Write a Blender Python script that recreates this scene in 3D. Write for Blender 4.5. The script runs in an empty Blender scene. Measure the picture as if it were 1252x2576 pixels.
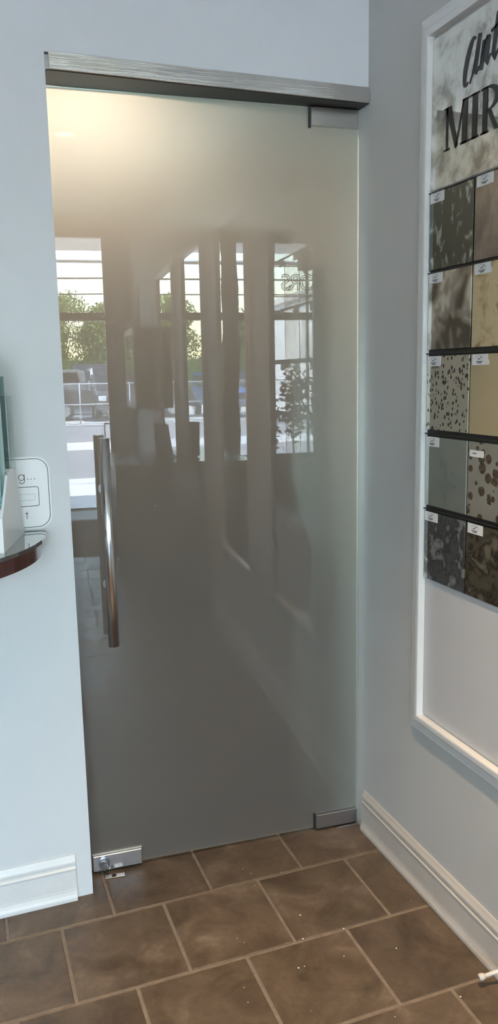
import bpy, bmesh, math, random
from mathutils import Vector, Matrix
random.seed(7)
S = bpy.context.scene
COL = S.collection
PI = math.pi
# ------------------------------------------------------------------ camera
cam = bpy.data.cameras.new('camera'); cam_o = bpy.data.objects.new('camera', cam); COL.objects.link(cam_o)
cam_o.location = (-1.2481, -2.2969, 1.5821)
cam_o.rotation_euler = (1.3996, 0.0199, -0.3541)
cam.sensor_fit = 'VERTICAL'; cam.sensor_height = 36.0; cam.lens = 2021.6*36.0/2576.0
cam.clip_start = 0.02; cam.clip_end = 500
S.camera = cam_o
# ------------------------------------------------------------------ world, sun, exposure
S.view_settings.view_transform = 'Standard'; S.view_settings.look = 'None'
S.view_settings.exposure = 0.0; S.view_settings.gamma = 1.0; S.view_settings.use_curve_mapping = False
w = bpy.data.worlds.new('sky'); S.world = w; w.use_nodes = True
nt = w.node_tree; nt.nodes.clear()
wo = nt.nodes.new('ShaderNodeOutputWorld'); bg = nt.nodes.new('ShaderNodeBackground'); sk = nt.nodes.new('ShaderNodeTexSky')
sk.sky_type = 'NISHITA'; sk.sun_disc = False; sk.sun_elevation = math.radians(62); sk.sun_rotation = math.radians(140)
sk.air_density = 1.6; sk.dust_density = 1.0
bg.inputs['Strength'].default_value = 4.4
tint = nt.nodes.new('ShaderNodeMix'); tint.data_type = 'RGBA'; tint.blend_type = 'MULTIPLY'; tint.inputs['Factor'].default_value = 1; tint.inputs[7].default_value = (.94, 1.0, 1.06, 1)   # clear cool daylight
nt.links.new(sk.outputs[0], tint.inputs[6]); nt.links.new(tint.outputs[2], bg.inputs[0]); nt.links.new(bg.outputs[0], wo.inputs[0])
sun = bpy.data.lights.new('sun', 'SUN'); sun.energy = 70; sun.angle = 0.009; sun.color = (1, .97, .92)
sun_o = bpy.data.objects.new('sun', sun); COL.objects.link(sun_o)
sun_o.rotation_euler = Vector((0.42, 0.22, 0.9)).to_track_quat('Z', 'Y').to_euler()   # points back along the light
FY = -7.35      # storefront wall
CZ = 3.35       # ceiling
for (x0, x1) in ((-4.8, -2.6), (-2.6, -0.25)):      # sky portals in the storefront openings (guide sampling only)
    p = bpy.data.lights.new('window_portal', 'AREA'); p.shape = 'RECTANGLE'; p.size = x1-x0; p.size_y = 3.1
    p.cycles.is_portal = True
    po = bpy.data.objects.new('window_portal', p); COL.objects.link(po); po.location = ((x0+x1)/2, FY+.16, 1.62)
    po.rotation_euler = (PI/2, 0, 0)
    po.rotation_euler = Vector((0, -1, 0)).to_track_quat('Z', 'Y').to_euler()
def spot(x, y, z, power, color, size=120, name='ceiling_spot', r=.05):
    l = bpy.data.lights.new(name, 'SPOT'); l.energy = power; l.color = color; l.spot_size = math.radians(size); l.spot_blend = .8
    l.shadow_soft_size = r
    o = bpy.data.objects.new(name, l); COL.objects.link(o); o.location = (x, y, z); return o
WARM = (1, .72, .45)
SPOTS = [(-.75, -1.45, 250), (-1.9, -2.3, 40), (-.75, -3.9, 40), (-2.4, -4.6, 40)]
for i_, (x, y, p_) in enumerate(SPOTS):
    so_ = spot(x, y, CZ-.03, p_*1.6, WARM, 66 if i_ == 0 else 110)
    if i_ == 0: so_.rotation_euler = Vector((.30, -.02, -3.3)).to_track_quat('-Z', 'Y').to_euler()
HALL_LAMP = (-.82, .40, 2.56)
hl = spot(*HALL_LAMP, 120, (1, .72, .50), 172, 'hall_spot', .07)
hl2 = spot(-.68, 1.45, 2.56, 75, (1, .74, .54), 150, 'hall_spot', .07)
hw = bpy.data.lights.new('hall_cool_fill', 'AREA'); hw.shape = 'RECTANGLE'; hw.size = .5; hw.size_y = 1.1; hw.energy = 115; hw.color = (.66, .93, .93)  # added cool fill, brightens the hinge-side strip of the frosted glass
hwo = bpy.data.objects.new('hall_cool_fill', hw); COL.objects.link(hwo); hwo.location = (-.42, 3.12, 1.15); hwo.rotation_euler = Vector((0, 1, 0)).to_track_quat('Z', 'Y').to_euler()

# ------------------------------------------------------------------ helpers
def MT(name): 
    m = bpy.data.materials.new(name); m.use_nodes = True; t = m.node_tree; b = t.nodes['Principled BSDF']; return m, t, b
def N(t, typ, **k):
    n = t.nodes.new(typ)
    for a, v in k.items():
        if a in n.inputs: n.inputs[a].default_value = v
        else: setattr(n, a, v)
    return n
def plain(name, col, rough=.5, metal=0, **k):
    m, t, b = MT(name); b.inputs['Base Color'].default_value = (*col, 1); b.inputs['Roughness'].default_value = rough
    b.inputs['Metallic'].default_value = metal
    for a, v in k.items(): b.inputs[a].default_value = v
    return m
def ramp(t, fac, stops):
    r = t.nodes.new('ShaderNodeValToRGB'); e = r.color_ramp.elements
    e[0].position, e[0].color = stops[0][0], (*stops[0][1], 1); e[1].position, e[1].color = stops[-1][0], (*stops[-1][1], 1)
    for p, c in stops[1:-1]:
        x = e.new(p); x.color = (*c, 1)
    t.links.new(fac, r.inputs[0]); return r.outputs[0]
def noisy(name, stops, scale=5, detail=6, rough=.5, metal=0, bump=0, bscale=None, mapping=(1, 1, 1), dist=0, w4=0, nrough=.6, **k):
    m, t, b = MT(name)
    tc = t.nodes.new('ShaderNodeTexCoord'); mp = t.nodes.new('ShaderNodeMapping'); mp.inputs['Scale'].default_value = mapping
    mp.inputs['Location'].default_value = (w4*3.1, w4*1.7, w4*2.3)
    t.links.new(tc.outputs['Object'], mp.inputs[0])
    n = N(t, 'ShaderNodeTexNoise', Scale=scale, Detail=detail, Roughness=nrough, Distortion=dist)
    t.links.new(mp.outputs[0], n.inputs['Vector'])
    t.links.new(ramp(t, n.outputs[0], stops), b.inputs['Base Color'])
    b.inputs['Roughness'].default_value = rough; b.inputs['Metallic'].default_value = metal
    for a, v in k.items(): b.inputs[a].default_value = v
    if bump:
        n2 = N(t, 'ShaderNodeTexNoise', Scale=bscale or scale*4, Detail=4); t.links.new(mp.outputs[0], n2.inputs['Vector'])
        bp = N(t, 'ShaderNodeBump', Strength=bump, Distance=.01); t.links.new(n2.outputs[0], bp.inputs['Height']); t.links.new(bp.outputs[0], b.inputs['Normal'])
    return m
def mesh_obj(name, bm, mats, parent=None, smooth=False, loc=None):
    bmesh.ops.recalc_face_normals(bm, faces=bm.faces)
    me = bpy.data.meshes.new(name); bm.to_mesh(me); bm.free()
    for m in (mats if isinstance(mats, (list, tuple)) else [mats]): me.materials.append(m)
    if smooth:
        for p in me.polygons: p.use_smooth = True
    o = bpy.data.objects.new(name, me); COL.objects.link(o)
    if parent: o.parent = parent
    if loc: o.location = loc
    return o
def raw_obj(name, verts, faces, mats, parent=None):
    me = bpy.data.meshes.new(name); me.from_pydata(verts, [], faces); me.update()
    for m in (mats if isinstance(mats, (list, tuple)) else [mats]): me.materials.append(m)
    o = bpy.data.objects.new(name, me); COL.objects.link(o)
    if parent: o.parent = parent
    return o
def tag(o, label, cat, group=None, kind=None):
    o['label'] = label; o['category'] = cat
    if group: o['group'] = group
    if kind: o['kind'] = kind
    return o
def empty(name, loc=(0, 0, 0), rz=0):
    o = bpy.data.objects.new(name, None); COL.objects.link(o); o.location = loc; o.rotation_euler = (0, 0, rz); o.empty_display_size = .05; return o
def struct(o, label=None, cat=None):
    o['kind'] = 'structure'
    if label: o['label'] = label
    if cat: o['category'] = cat
    return o
def box(bm, a, b, bev=0, mat=0, M=None):
    x0, y0, z0 = a; x1, y1, z1 = b
    vs = [bm.verts.new(p) for p in ((x0,y0,z0),(x1,y0,z0),(x1,y1,z0),(x0,y1,z0),(x0,y0,z1),(x1,y0,z1),(x1,y1,z1),(x0,y1,z1))]
    fs = [bm.faces.new([vs[i] for i in q]) for q in ((0,3,2,1),(4,5,6,7),(0,1,5,4),(1,2,6,5),(2,3,7,6),(3,0,4,7))]
    for f in fs: f.material_index = mat
    if bev:
        es = list({e for f in fs for e in f.edges})
        r = bmesh.ops.bevel(bm, geom=es, offset=bev, segments=1 if bev < .002 else 2, affect='EDGES', profile=.5)
        vs = list({v for f in r['faces'] for v in f.verts} | {v for v in vs if v.is_valid})
    if M is not None: bmesh.ops.transform(bm, matrix=M, verts=[v for v in vs if v.is_valid])
    return vs
def tube(bm, pts, r, seg=10, caps=True, mat=0):
    pts = [Vector(p) for p in pts]; rings = []
    rr = r if isinstance(r, (list, tuple)) else [r]*len(pts)
    up = None
    for i, p in enumerate(pts):
        d = (pts[min(i+1, len(pts)-1)]-pts[max(i-1, 0)]).normalized()
        if up is None:
            up = Vector((0, 0, 1)) if abs(d.z) < .9 else Vector((1, 0, 0))
        u = d.cross(up).normalized(); v = u.cross(d).normalized(); up = v
        rings.append([bm.verts.new(p+(u*math.cos(2*PI*k/seg)+v*math.sin(2*PI*k/seg))*rr[i]) for k in range(seg)])
    for a, b in zip(rings, rings[1:]):
        for k in range(seg):
            f = bm.faces.new([a[k], a[(k+1) % seg], b[(k+1) % seg], b[k]]); f.material_index = mat; f.smooth = True
    if caps:
        for q in (rings[0], rings[-1]):
            f = bm.faces.new(q); f.material_index = mat
def prism(bm, poly, axis, a, b, mat=0):
    """extrude a 2D polygon along an axis (0,1,2) from a to b; poly in the other two axes in order"""
    def P(p, t):
        q = [p[0], p[1]]; q.insert(axis, t); return q
    lo = [bm.verts.new(P(p, a)) for p in poly]; hi = [bm.verts.new(P(p, b)) for p in poly]
    n = len(poly); fs = [bm.faces.new(lo[::-1]), bm.faces.new(hi)]
    for i in range(n): fs.append(bm.faces.new([lo[i], lo[(i+1) % n], hi[(i+1) % n], hi[i]]))
    for f in fs: f.material_index = mat
    return lo+hi
def B(): return bmesh.new()
def simple_box(name, a, b, mat, parent=None, bev=0):
    bm = B(); box(bm, a, b, bev); return mesh_obj(name, bm, mat, parent)

# ------------------------------------------------------------------ materials
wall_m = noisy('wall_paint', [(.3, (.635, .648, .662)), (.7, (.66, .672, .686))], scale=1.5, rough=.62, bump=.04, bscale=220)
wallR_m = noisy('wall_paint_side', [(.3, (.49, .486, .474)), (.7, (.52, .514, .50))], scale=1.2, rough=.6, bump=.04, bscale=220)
ceil_m = noisy('ceiling_paint', [(.3, (.74, .72, .68)), (.7, (.8, .78, .74))], scale=2, rough=.7)
trim_m = noisy('trim_paint', [(.3, (.66, .655, .645)), (.7, (.72, .715, .705))], scale=6, rough=.33, bump=.05, bscale=60)
white_gloss = plain('white_gloss', (.82, .82, .82), .25)
black_m = plain('black_backing', (.012, .011, .010), .5)
letter_m = plain('black_vinyl', (.012, .011, .011), .35)
grout_m = noisy('grout', [(.3, (.17, .132, .098)), (.7, (.25, .20, .15))], scale=30, rough=.8, bump=.3, bscale=200)
# floor tile: brown porcelain with per-tile shade
tile_m, t, b = MT('brown_tile')
tc = t.nodes.new('ShaderNodeTexCoord'); oi = t.nodes.new('ShaderNodeObjectInfo')
ad = N(t, 'ShaderNodeVectorMath', operation='MULTIPLY_ADD'); cx_ = t.nodes.new('ShaderNodeCombineXYZ')
t.links.new(oi.outputs['Random'], cx_.inputs[0]); t.links.new(oi.outputs['Random'], cx_.inputs[2])
sc = N(t, 'ShaderNodeVectorMath', operation='SCALE'); sc.inputs['Scale'].default_value = 40; t.links.new(cx_.outputs[0], sc.inputs[0])
av = N(t, 'ShaderNodeVectorMath', operation='ADD'); t.links.new(tc.outputs['Object'], av.inputs[0]); t.links.new(sc.outputs[0], av.inputs[1])
n1 = N(t, 'ShaderNodeTexNoise', Scale=7, Detail=8, Roughness=.62, Distortion=.6); t.links.new(av.outputs[0], n1.inputs['Vector'])
n2 = N(t, 'ShaderNodeTexNoise', Scale=55, Detail=5, Roughness=.7); t.links.new(av.outputs[0], n2.inputs['Vector'])
c1 = ramp(t, n1.outputs[0], [(.30, (.060, .041, .026)), (.46, (.100, .070, .045)), (.58, (.126, .090, .060)), (.72, (.190, .145, .104))])
mx = N(t, 'ShaderNodeMix', data_type='RGBA', blend_type='OVERLAY'); mx.inputs['Factor'].default_value = .55
t.links.new(c1, mx.inputs[6]); t.links.new(ramp(t, n2.outputs[0], [(.3, (.36, .36, .36)), (.7, (.62, .62, .62))]), mx.inputs[7])
hs = N(t, 'ShaderNodeHueSaturation'); mr = N(t, 'ShaderNodeMapRange'); mr.inputs['To Min'].default_value = .86; mr.inputs['To Max'].default_value = 1.12
t.links.new(oi.outputs['Random'], mr.inputs[0]); t.links.new(mr.outputs[0], hs.inputs['Value']); t.links.new(mx.outputs[2], hs.inputs['Color'])
t.links.new(hs.outputs[0], b.inputs['Base Color'])
t.links.new(ramp(t, n1.outputs[0], [(.3, (.34,)*3), (.7, (.5,)*3)]), b.inputs['Roughness'])
bp = N(t, 'ShaderNodeBump', Strength=.35, Distance=.006); t.links.new(n1.outputs[0], bp.inputs['Height'])
bp2 = N(t, 'ShaderNodeBump', Strength=.25, Distance=.002); t.links.new(n2.outputs[0], bp2.inputs['Height']); t.links.new(bp.outputs[0], bp2.inputs['Normal'])
t.links.new(bp2.outputs[0], b.inputs['Normal'])
# brushed steel
def steel(name, mapping, rough=.22, col=(.62, .60, .57), bump=.12):
    m, t, b = MT(name); tc = t.nodes.new('ShaderNodeTexCoord'); mp = t.nodes.new('ShaderNodeMapping'); mp.inputs['Scale'].default_value = mapping
    t.links.new(tc.outputs['Object'], mp.inputs[0]); n = N(t, 'ShaderNodeTexNoise', Scale=1, Detail=4, Roughness=.7); t.links.new(mp.outputs[0], n.inputs['Vector'])
    b.inputs['Metallic'].default_value = 1; b.inputs['Base Color'].default_value = (*col, 1)
    t.links.new(ramp(t, n.outputs[0], [(.3, (rough*.75,)*3), (.7, (rough*1.3,)*3)]), b.inputs['Roughness'])
    bp = N(t, 'ShaderNodeBump', Strength=bump, Distance=.001); t.links.new(n.outputs[0], bp.inputs['Height']); t.links.new(bp.outputs[0], b.inputs['Normal'])
    return m
steel_h = steel('brushed_steel', (1, 1, 1100), .09, (.68, .66, .63), .35)
steel_v = steel('brushed_steel_tube', (1, 1, 900), .2, (.70, .70, .71), .08)
steel_dk = steel('satin_steel', (2, 2, 500), .36, (.42, .41, .42), .04)
chrome = plain('polished_chrome', (.8, .8, .82), .12, 1)
# satin (back-etched) door glass: sharp reflection from the polished face, blurred transmission
satin_m = bpy.data.materials.new('satin_glass_face'); satin_m.use_nodes = True; t = satin_m.node_tree; t.nodes.clear()
out = t.nodes.new('ShaderNodeOutputMaterial'); fr = N(t, 'ShaderNodeFresnel', IOR=1.62)
gl = N(t, 'ShaderNodeBsdfGlossy', Roughness=.0); gl.inputs['Color'].default_value = (1, 1, 1, 1)
tl = t.nodes.new('ShaderNodeBsdfTranslucent'); tl.inputs['Color'].default_value = (.225, .228, .226, 1)
rf = N(t, 'ShaderNodeBsdfRefraction', Roughness=.42, IOR=1.35); rf.inputs['Color'].default_value = (.265, .272, .268, 1)
df = N(t, 'ShaderNodeBsdfDiffuse'); df.inputs['Color'].default_value = (.41, .355, .325, 1)
m1 = N(t, 'ShaderNodeMixShader'); m1.inputs[0].default_value = .4
t.links.new(tl.outputs[0], m1.inputs[1]); t.links.new(rf.outputs[0], m1.inputs[2])
m2 = N(t, 'ShaderNodeMixShader'); m2.inputs[0].default_value = .22
t.links.new(m1.outputs[0], m2.inputs[1]); t.links.new(df.outputs[0], m2.inputs[2])
m3 = N(t, 'ShaderNodeMixShader'); t.links.new(fr.outputs[0], m3.inputs[0]); t.links.new(m2.outputs[0], m3.inputs[1]); t.links.new(gl.outputs[0], m3.inputs[2])
t.links.new(m3.outputs[0], out.inputs[0])
clear_m = bpy.data.materials.new('clear_back_face'); clear_m.use_nodes = True; t = clear_m.node_tree; t.nodes.clear()
out = t.nodes.new('ShaderNodeOutputMaterial'); tr = t.nodes.new('ShaderNodeBsdfTransparent'); tr.inputs[0].default_value = (.93, .96, .945, 1); t.links.new(tr.outputs[0], out.inputs[0])
edge_m = plain('glass_edge', (.62, .74, .66), .15, 0)
def pane_mat(name, tint=(.97, .985, .98), ior=1.5):
    m = bpy.data.materials.new(name); m.use_nodes = True; t = m.node_tree; t.nodes.clear()
    out = t.nodes.new('ShaderNodeOutputMaterial'); tr = t.nodes.new('ShaderNodeBsdfTransparent'); tr.inputs[0].default_value = (*tint, 1)
    g = N(t, 'ShaderNodeBsdfGlossy', Roughness=0.0); f = N(t, 'ShaderNodeFresnel', IOR=ior); m_ = t.nodes.new('ShaderNodeMixShader')
    t.links.new(f.outputs[0], m_.inputs[0]); t.links.new(tr.outputs[0], m_.inputs[1]); t.links.new(g.outputs[0], m_.inputs[2]); t.links.new(m_.outputs[0], out.inputs[0])
    return m
pane_m = pane_mat('window_pane')
mirror_m = plain('clear_mirror', (.80, .83, .82), .003, 1)
bronze_m = plain('dark_bronze_frame', (.045, .038, .030), .4, .3)

# ------------------------------------------------------------------ floor with individual tiles
floor = simple_box('floor', (-5, FY-.12, -.1), (0.0, 3.4, -.0028), grout_m); struct(floor, 'brown stone-look tile floor in running bond', 'floor')
TP = .305
def tile_mesh(w_, d_):
    bm = B(); box(bm, (0, 0, -.012), (w_, d_, 0)); top = [f for f in bm.faces if all(abs(v.co.z) < 1e-6 for v in f.verts)]
    bmesh.ops.bevel(bm, geom=list({e for f in top for e in f.edges}), offset=.0022, segments=1, affect='EDGES')
    me = bpy.data.meshes.new('tile'); bmesh.ops.recalc_face_normals(bm, faces=bm.faces); bm.to_mesh(me); bm.free(); me.materials.append(tile_m); return me
tile_cache = {}
g_ = .0045
nt_ = 0
for j in range(-24, 11):
    y0 = -.128+j*TP-TP; y1 = y0+TP          # row j spans y0..y1
    if y1 > 3.0 or y0 < FY: continue
    if y0 > .4: continue
    par = (j % 2 == 0)
    off = -.147 if par else -.295
    for i in range(-6, 2):
        xa = off+i*TP; xb = xa+TP
        xb2 = min(xb, -.001); xa2 = xa
        if xb2-xa2 < .02 or xa > 0: continue
        if xa < -1.9+0 : continue
        key = (round(xb2-xa2, 3),)
        if key not in tile_cache: tile_cache[key] = tile_mesh(xb2-xa2-g_*2, TP-g_*2)
        o = bpy.data.objects.new('tile', tile_cache[key]); COL.objects.link(o); o.parent = floor
        o.location = (xa2+g_, y0+g_, random.uniform(-.0012, .0008)); nt_ += 1
bm = B()      # the rest of the floor past the separately laid tiles
for j in range(-24, 11):
    y0 = -.128+j*TP-TP
    if y0+TP < FY or y0 > 3.0: continue
    off = -.147 if (j % 2 == 0) else -.295
    for i in range(-17, 2):
        xa = off+i*TP; xb = min(xa+TP, -.001)
        if xa > 0 or xb-xa < .02 or xa < -5: continue
        if y0 <= .4 and xa >= -1.9: continue
        box(bm, (xa+g_, y0+g_, -.012), (xb-g_, y0+TP-g_, -.0005))
o = mesh_obj('tile_field', bm, tile_m, floor); o['kind'] = 'stuff'

# ------------------------------------------------------------------ room shell
W = .9486; HB = 2.37; HT = 2.4143; TH = .14
def wall_from_boxes(name, boxes, mat, lab):
    bm = B()
    for a, b_ in boxes: box(bm, a, b_)
    o = mesh_obj(name, bm, mat); return struct(o, lab, 'wall')
wall_from_boxes('wall_back', [((-5, 0, -.005), (-W, TH, CZ)), ((-W, 0, HT+.001), (0, TH, CZ))], wall_m, 'pale grey wall around the frosted glass door')
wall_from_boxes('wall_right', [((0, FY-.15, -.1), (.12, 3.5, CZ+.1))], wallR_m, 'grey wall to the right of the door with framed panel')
wall_from_boxes('wall_left', [((-5.12, FY-.15, -.1), (-5, 3.5, CZ+.1))], wall_m, 'far side wall of the showroom')
bm = B()
o = simple_box('ceiling', (-5, FY, CZ+.02), (0, 3.4, CZ+.12), ceil_m); struct(o, 'white plank ceiling', 'ceiling')
bme = None
for k in range(18):
    y0 = FY+.01+k*.405
    p = simple_box('plank', (-4.995, y0, CZ), (-.002, y0+.397, CZ+.022), ceil_m, o)
wall_from_boxes('wall_hall', [((-1.9, .14, -.1), (-1.8, 3.3, CZ)), ((-1.9, 3.2, -.1), (0, 3.3, CZ))], noisy('hall_paint', [(.3, (.50, .46, .42)), (.7, (.55, .5, .46))], scale=2, rough=.7), 'hallway walls behind the glass door')
wall_from_boxes('wall_hall_soffit', [((-1.8, TH+.0, 2.60), (0, 3.2, 2.72))], ceil_m, 'hallway ceiling behind the glass door')['kind'] = 'structure'

# baseboards
BP = [(0, .0), (.0184, .0), (.0190, .006), (.0184, .012), (.0150, .021), (.0125, .030), (.0115, .040), (.0115, .098), (.0135, .102), (.0135, .106), (.0100, .109), (.0095, .116), (.0120, .120), (.0118, .127), (.0075, .136), (.0040, .1456), (0, .1456)]
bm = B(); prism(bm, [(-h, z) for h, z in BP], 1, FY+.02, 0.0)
o = mesh_obj('baseboard_right', bm, noisy('trim_paint_warm_dim', [(.3, (.50, .465, .42)), (.7, (.56, .52, .47))], scale=6, rough=.33, bump=.08, bscale=50)); struct(o, 'white stepped baseboard along the right wall', 'baseboard')  # white trim; warm dim light along the right wall put into its colour
bm = B(); prism(bm, [(-h, z) for h, z in BP], 0, -5.0, -W-.049)
o = mesh_obj('baseboard_left', bm, trim_m); struct(o, 'white stepped baseboard left of the glass door', 'baseboard')

# storefront wall (behind the camera, seen mirrored in the door glass)
fr_b = [((-5, FY-.12, -.1), (-4.82, FY+.1, CZ)), ((-.245, FY-.12, -.1), (0, FY+.1, CZ)), ((-5, FY-.12, 3.2), (0, FY+.1, CZ)), ((-4.82, FY-.12, -.1), (-1.29, FY+.1, .5))]
wall_from_boxes('wall_front', fr_b, wall_m, 'storefront wall with tall windows')
def frame_bars(name, bars, mat, parent):
    for a, b_ in bars: simple_box(name, a, b_, mat, parent, .003)
win = empty('window_1', (0, 0, 0)); struct(win, 'tall storefront window with dark metal frames', 'window')
zs = [.5, 3.2]; xs = [-4.82, -3.6, -2.42, -2.03+.0, -1.29]
yA, yB = FY-.03, FY+.03
for x in (-4.8, -3.6, -2.43, -2.245, -1.66):
    hw = .028 if x in (-4.8, -3.6) else .012
    simple_box('mullion', (x-hw, yA, .5), (x+hw, yB, 3.2), bronze_m, win, .002)
for z, h in ((.53, .03), (2.27, .045), (3.17, .03)):
    simple_box('rail', (-4.82, yA, z-h), (-1.29, yB, z+h), bronze_m, win, .002)
for (xa, xb) in ((-4.8, -3.6), (-3.6, -2.43), (-2.43, -2.245), (-2.245, -1.66), (-1.66, -1.3)):
    for (za, zb) in ((.56, 2.225), (2.315, 3.14)):
        simple_box('pane', (xa+.012, FY-.004, za), (xb-.012, FY+.004, zb), pane_m, win)
dr = empty('door_2', (0, 0, 0)); struct(dr, 'glass entrance door with transom and dark frame', 'door')
simple_box('jamb', (-1.30, FY-.05, 0), (-1.19, FY+.05, 3.2), bronze_m, dr, .003)
simple_box('jamb', (-.285, FY-.05, 0), (-.235, FY+.05, 3.2), bronze_m, dr, .003)
simple_box('transom_bar', (-1.19, FY-.05, 2.225), (-.285, FY+.05, 2.315), bronze_m, dr, .003)
simple_box('head', (-1.19, FY-.05, 3.165), (-.285, FY+.05, 3.2), bronze_m, dr, .003)
simple_box('closer_arm', (-.52, FY+.05, 2.262), (-.29, FY+.062, 2.27), chrome, dr)
simple_box('threshold', (-1.19, FY-.06, -.004), (-.285, FY+.06, .01), steel_dk, dr)
simple_box('transom_pane', (-1.18, FY-.004, 2.315), (-.295, FY+.004, 3.165), pane_m, dr)
dl = simple_box('door_leaf_pane', (-1.18, FY-.006, .01), (-.295, FY+.006, 2.22), pane_m, dr)
bm = B(); tube(bm, [(-1.10, FY+.05, .95), (-1.10, FY+.05, 1.3)], .012); o = mesh_obj('push_bar', bm, steel_dk, dr)

# ------------------------------------------------------------------ door header tube
hd = empty('door_header', (0, 0, HB)); tag(hd, 'brushed steel header tube spanning the top of the frosted glass door', 'header')
bm = B(); box(bm, (-W+.009, -.012, 0), (-.0015, .105, HT-HB), .0015); mesh_obj('header_tube', bm, steel_h, hd)
bm = B(); box(bm, (-W+.0005, .004, .002), (-W+.009, .105, .04)); mesh_obj('end_cap', bm, steel_dk, hd)
bm = B(); box(bm, (-W+.0008, -.0105, -.0025), (-.003, .104, .0002), .0008); mesh_obj('shade_strip', bm, plain('underside_shade', (.012, .010, .008), .6, 0), hd)  # added strip: shade and dark reflection under the header put into its colour

# ------------------------------------------------------------------ the frosted glass door, ajar by three degrees
TD = .0561
door = empty('door_1', (-.0073, .0525, 0), PI-TD); struct(door, 'frosted glass pivot door standing slightly ajar in the grey wall', 'door')
# local +x runs to the latch side, local +y faces the camera
bm = B(); vs = box(bm, (.0, -.0115, .0105), (.929, 0, 2.3672))
for f in bm.faces:
    c = f.calc_center_median()
    f.material_index = 0 if abs(c.y) < 1e-6 else (1 if abs(c.y+.0115) < 1e-6 else 2)
bmesh.ops.recalc_face_normals(bm, faces=bm.faces)
o = mesh_obj('glass_pane', bm, [satin_m, clear_m, edge_m], door); o['label'] = 'satin frosted glass that mirrors the showroom'
def patch(x0, x1, z0, z1, mat, lab, out_=.014):
    bm = B(); box(bm, (x0, -.03, z0), (x1, .0+out_, z1), .0016); o = mesh_obj('patch_hinge', bm, mat, door); o['label'] = lab; return o
ph = patch(.003, .160, 2.311, 2.366, steel('satin_steel_top', (1, 1, 900), .16, (.6, .59, .57), .2), 'brushed steel top hinge patch under the header')
bm = B(); tube(bm, [(.055, -.006, 2.362), (.055, -.006, 2.378)], .009, 12); mesh_obj('pivot_pin', bm, steel_dk, ph)
ph = patch(.003, .157, .009, .060, steel_dk, 'dull grey steel hinge patch at the floor')
bm = B(); box(bm, (-.001, -.022, -.001), (.085, .024, .006), .001); mesh_obj('pivot_plate', bm, steel_dk, ph)
simple_box('gasket', (.156, -.028, 2.307), (.1635, .003, 2.366), black_m, door)
simple_box('gasket', (.156, -.028, .009), (.1615, .003, .064), black_m, door)
lk = simple_box('lock_patch', (.767, -.03, .009), (.924, .014, .062), plain('polished_steel', (.80, .80, .83), .22, 1), door, .0016); lk['label'] = 'bright polished steel lock patch at the bottom corner'
simple_box('gasket', (.765, -.012, .060), (.925, .003, .065), plain('pale_seal', (.42, .40, .33), .4), door)
bm = B()
def cyl_y(bm, x, z, r, y0, y1, seg=28, mat=0):
    tube(bm, [(x, y0, z), (x, y1, z)], r, seg, mat=mat)
cyl_y(bm, .889, .034, .0178, .013, .018); cyl_y(bm, .889, .034, .0150, .018, .030)
o = mesh_obj('lock_cylinder', bm, plain('lock_steel', (.42, .43, .47), .28, 1), lk)
bm = B(); cyl_y(bm, .885, .034, .0062, .029, .0312, 20); mesh_obj('key_plug', bm, chrome, lk)
bm = B(); box(bm, (.8842, .031, .029), (.8858, .0316, .039)); mesh_obj('keyway', bm, black_m, lk)
# pull handle: vertical tube on two standoffs
bm = B(); tube(bm, [(.829, .066, .777), (.829, .066, 1.405)], .0162, 40); hnd = mesh_obj('pull_handle', bm, steel_v, door); hnd['label'] = 'brushed steel tubular pull handle'
for f in hnd.data.polygons: f.use_smooth = len(f.vertices) == 4
for z in (.955, 1.250):
    bm = B(); cyl_y(bm, .829, z, .0095, .0, .055, 20); cyl_y(bm, .829, z, .0165, .0, .004, 24); mesh_obj('standoff', bm, steel_dk, hnd)

# floor strike plate for the lock
sp = empty('strike_plate', (-.868, .062, 0), math.radians(-7)); tag(sp, 'small steel strike plate let into the floor tile below the lock', 'strike plate')
bm = B(); box(bm, (-.031, -.009, 0), (.031, .009, .0015), .0004); mesh_obj('plate', bm, plain('worn_steel', (.55, .52, .48), .35, .9), sp)
bm = B(); tube(bm, [(-.003, 0, .0013), (-.003, 0, .0022)], .008, 20); mesh_obj('bolt_hole', bm, plain('dark_hole', (.02, .015, .012), .8), sp)
bm = B(); tube(bm, [(.021, 0, .0013), (.021, 0, .0022)], .0035, 12); mesh_obj('screw', bm, chrome, sp)

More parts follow.
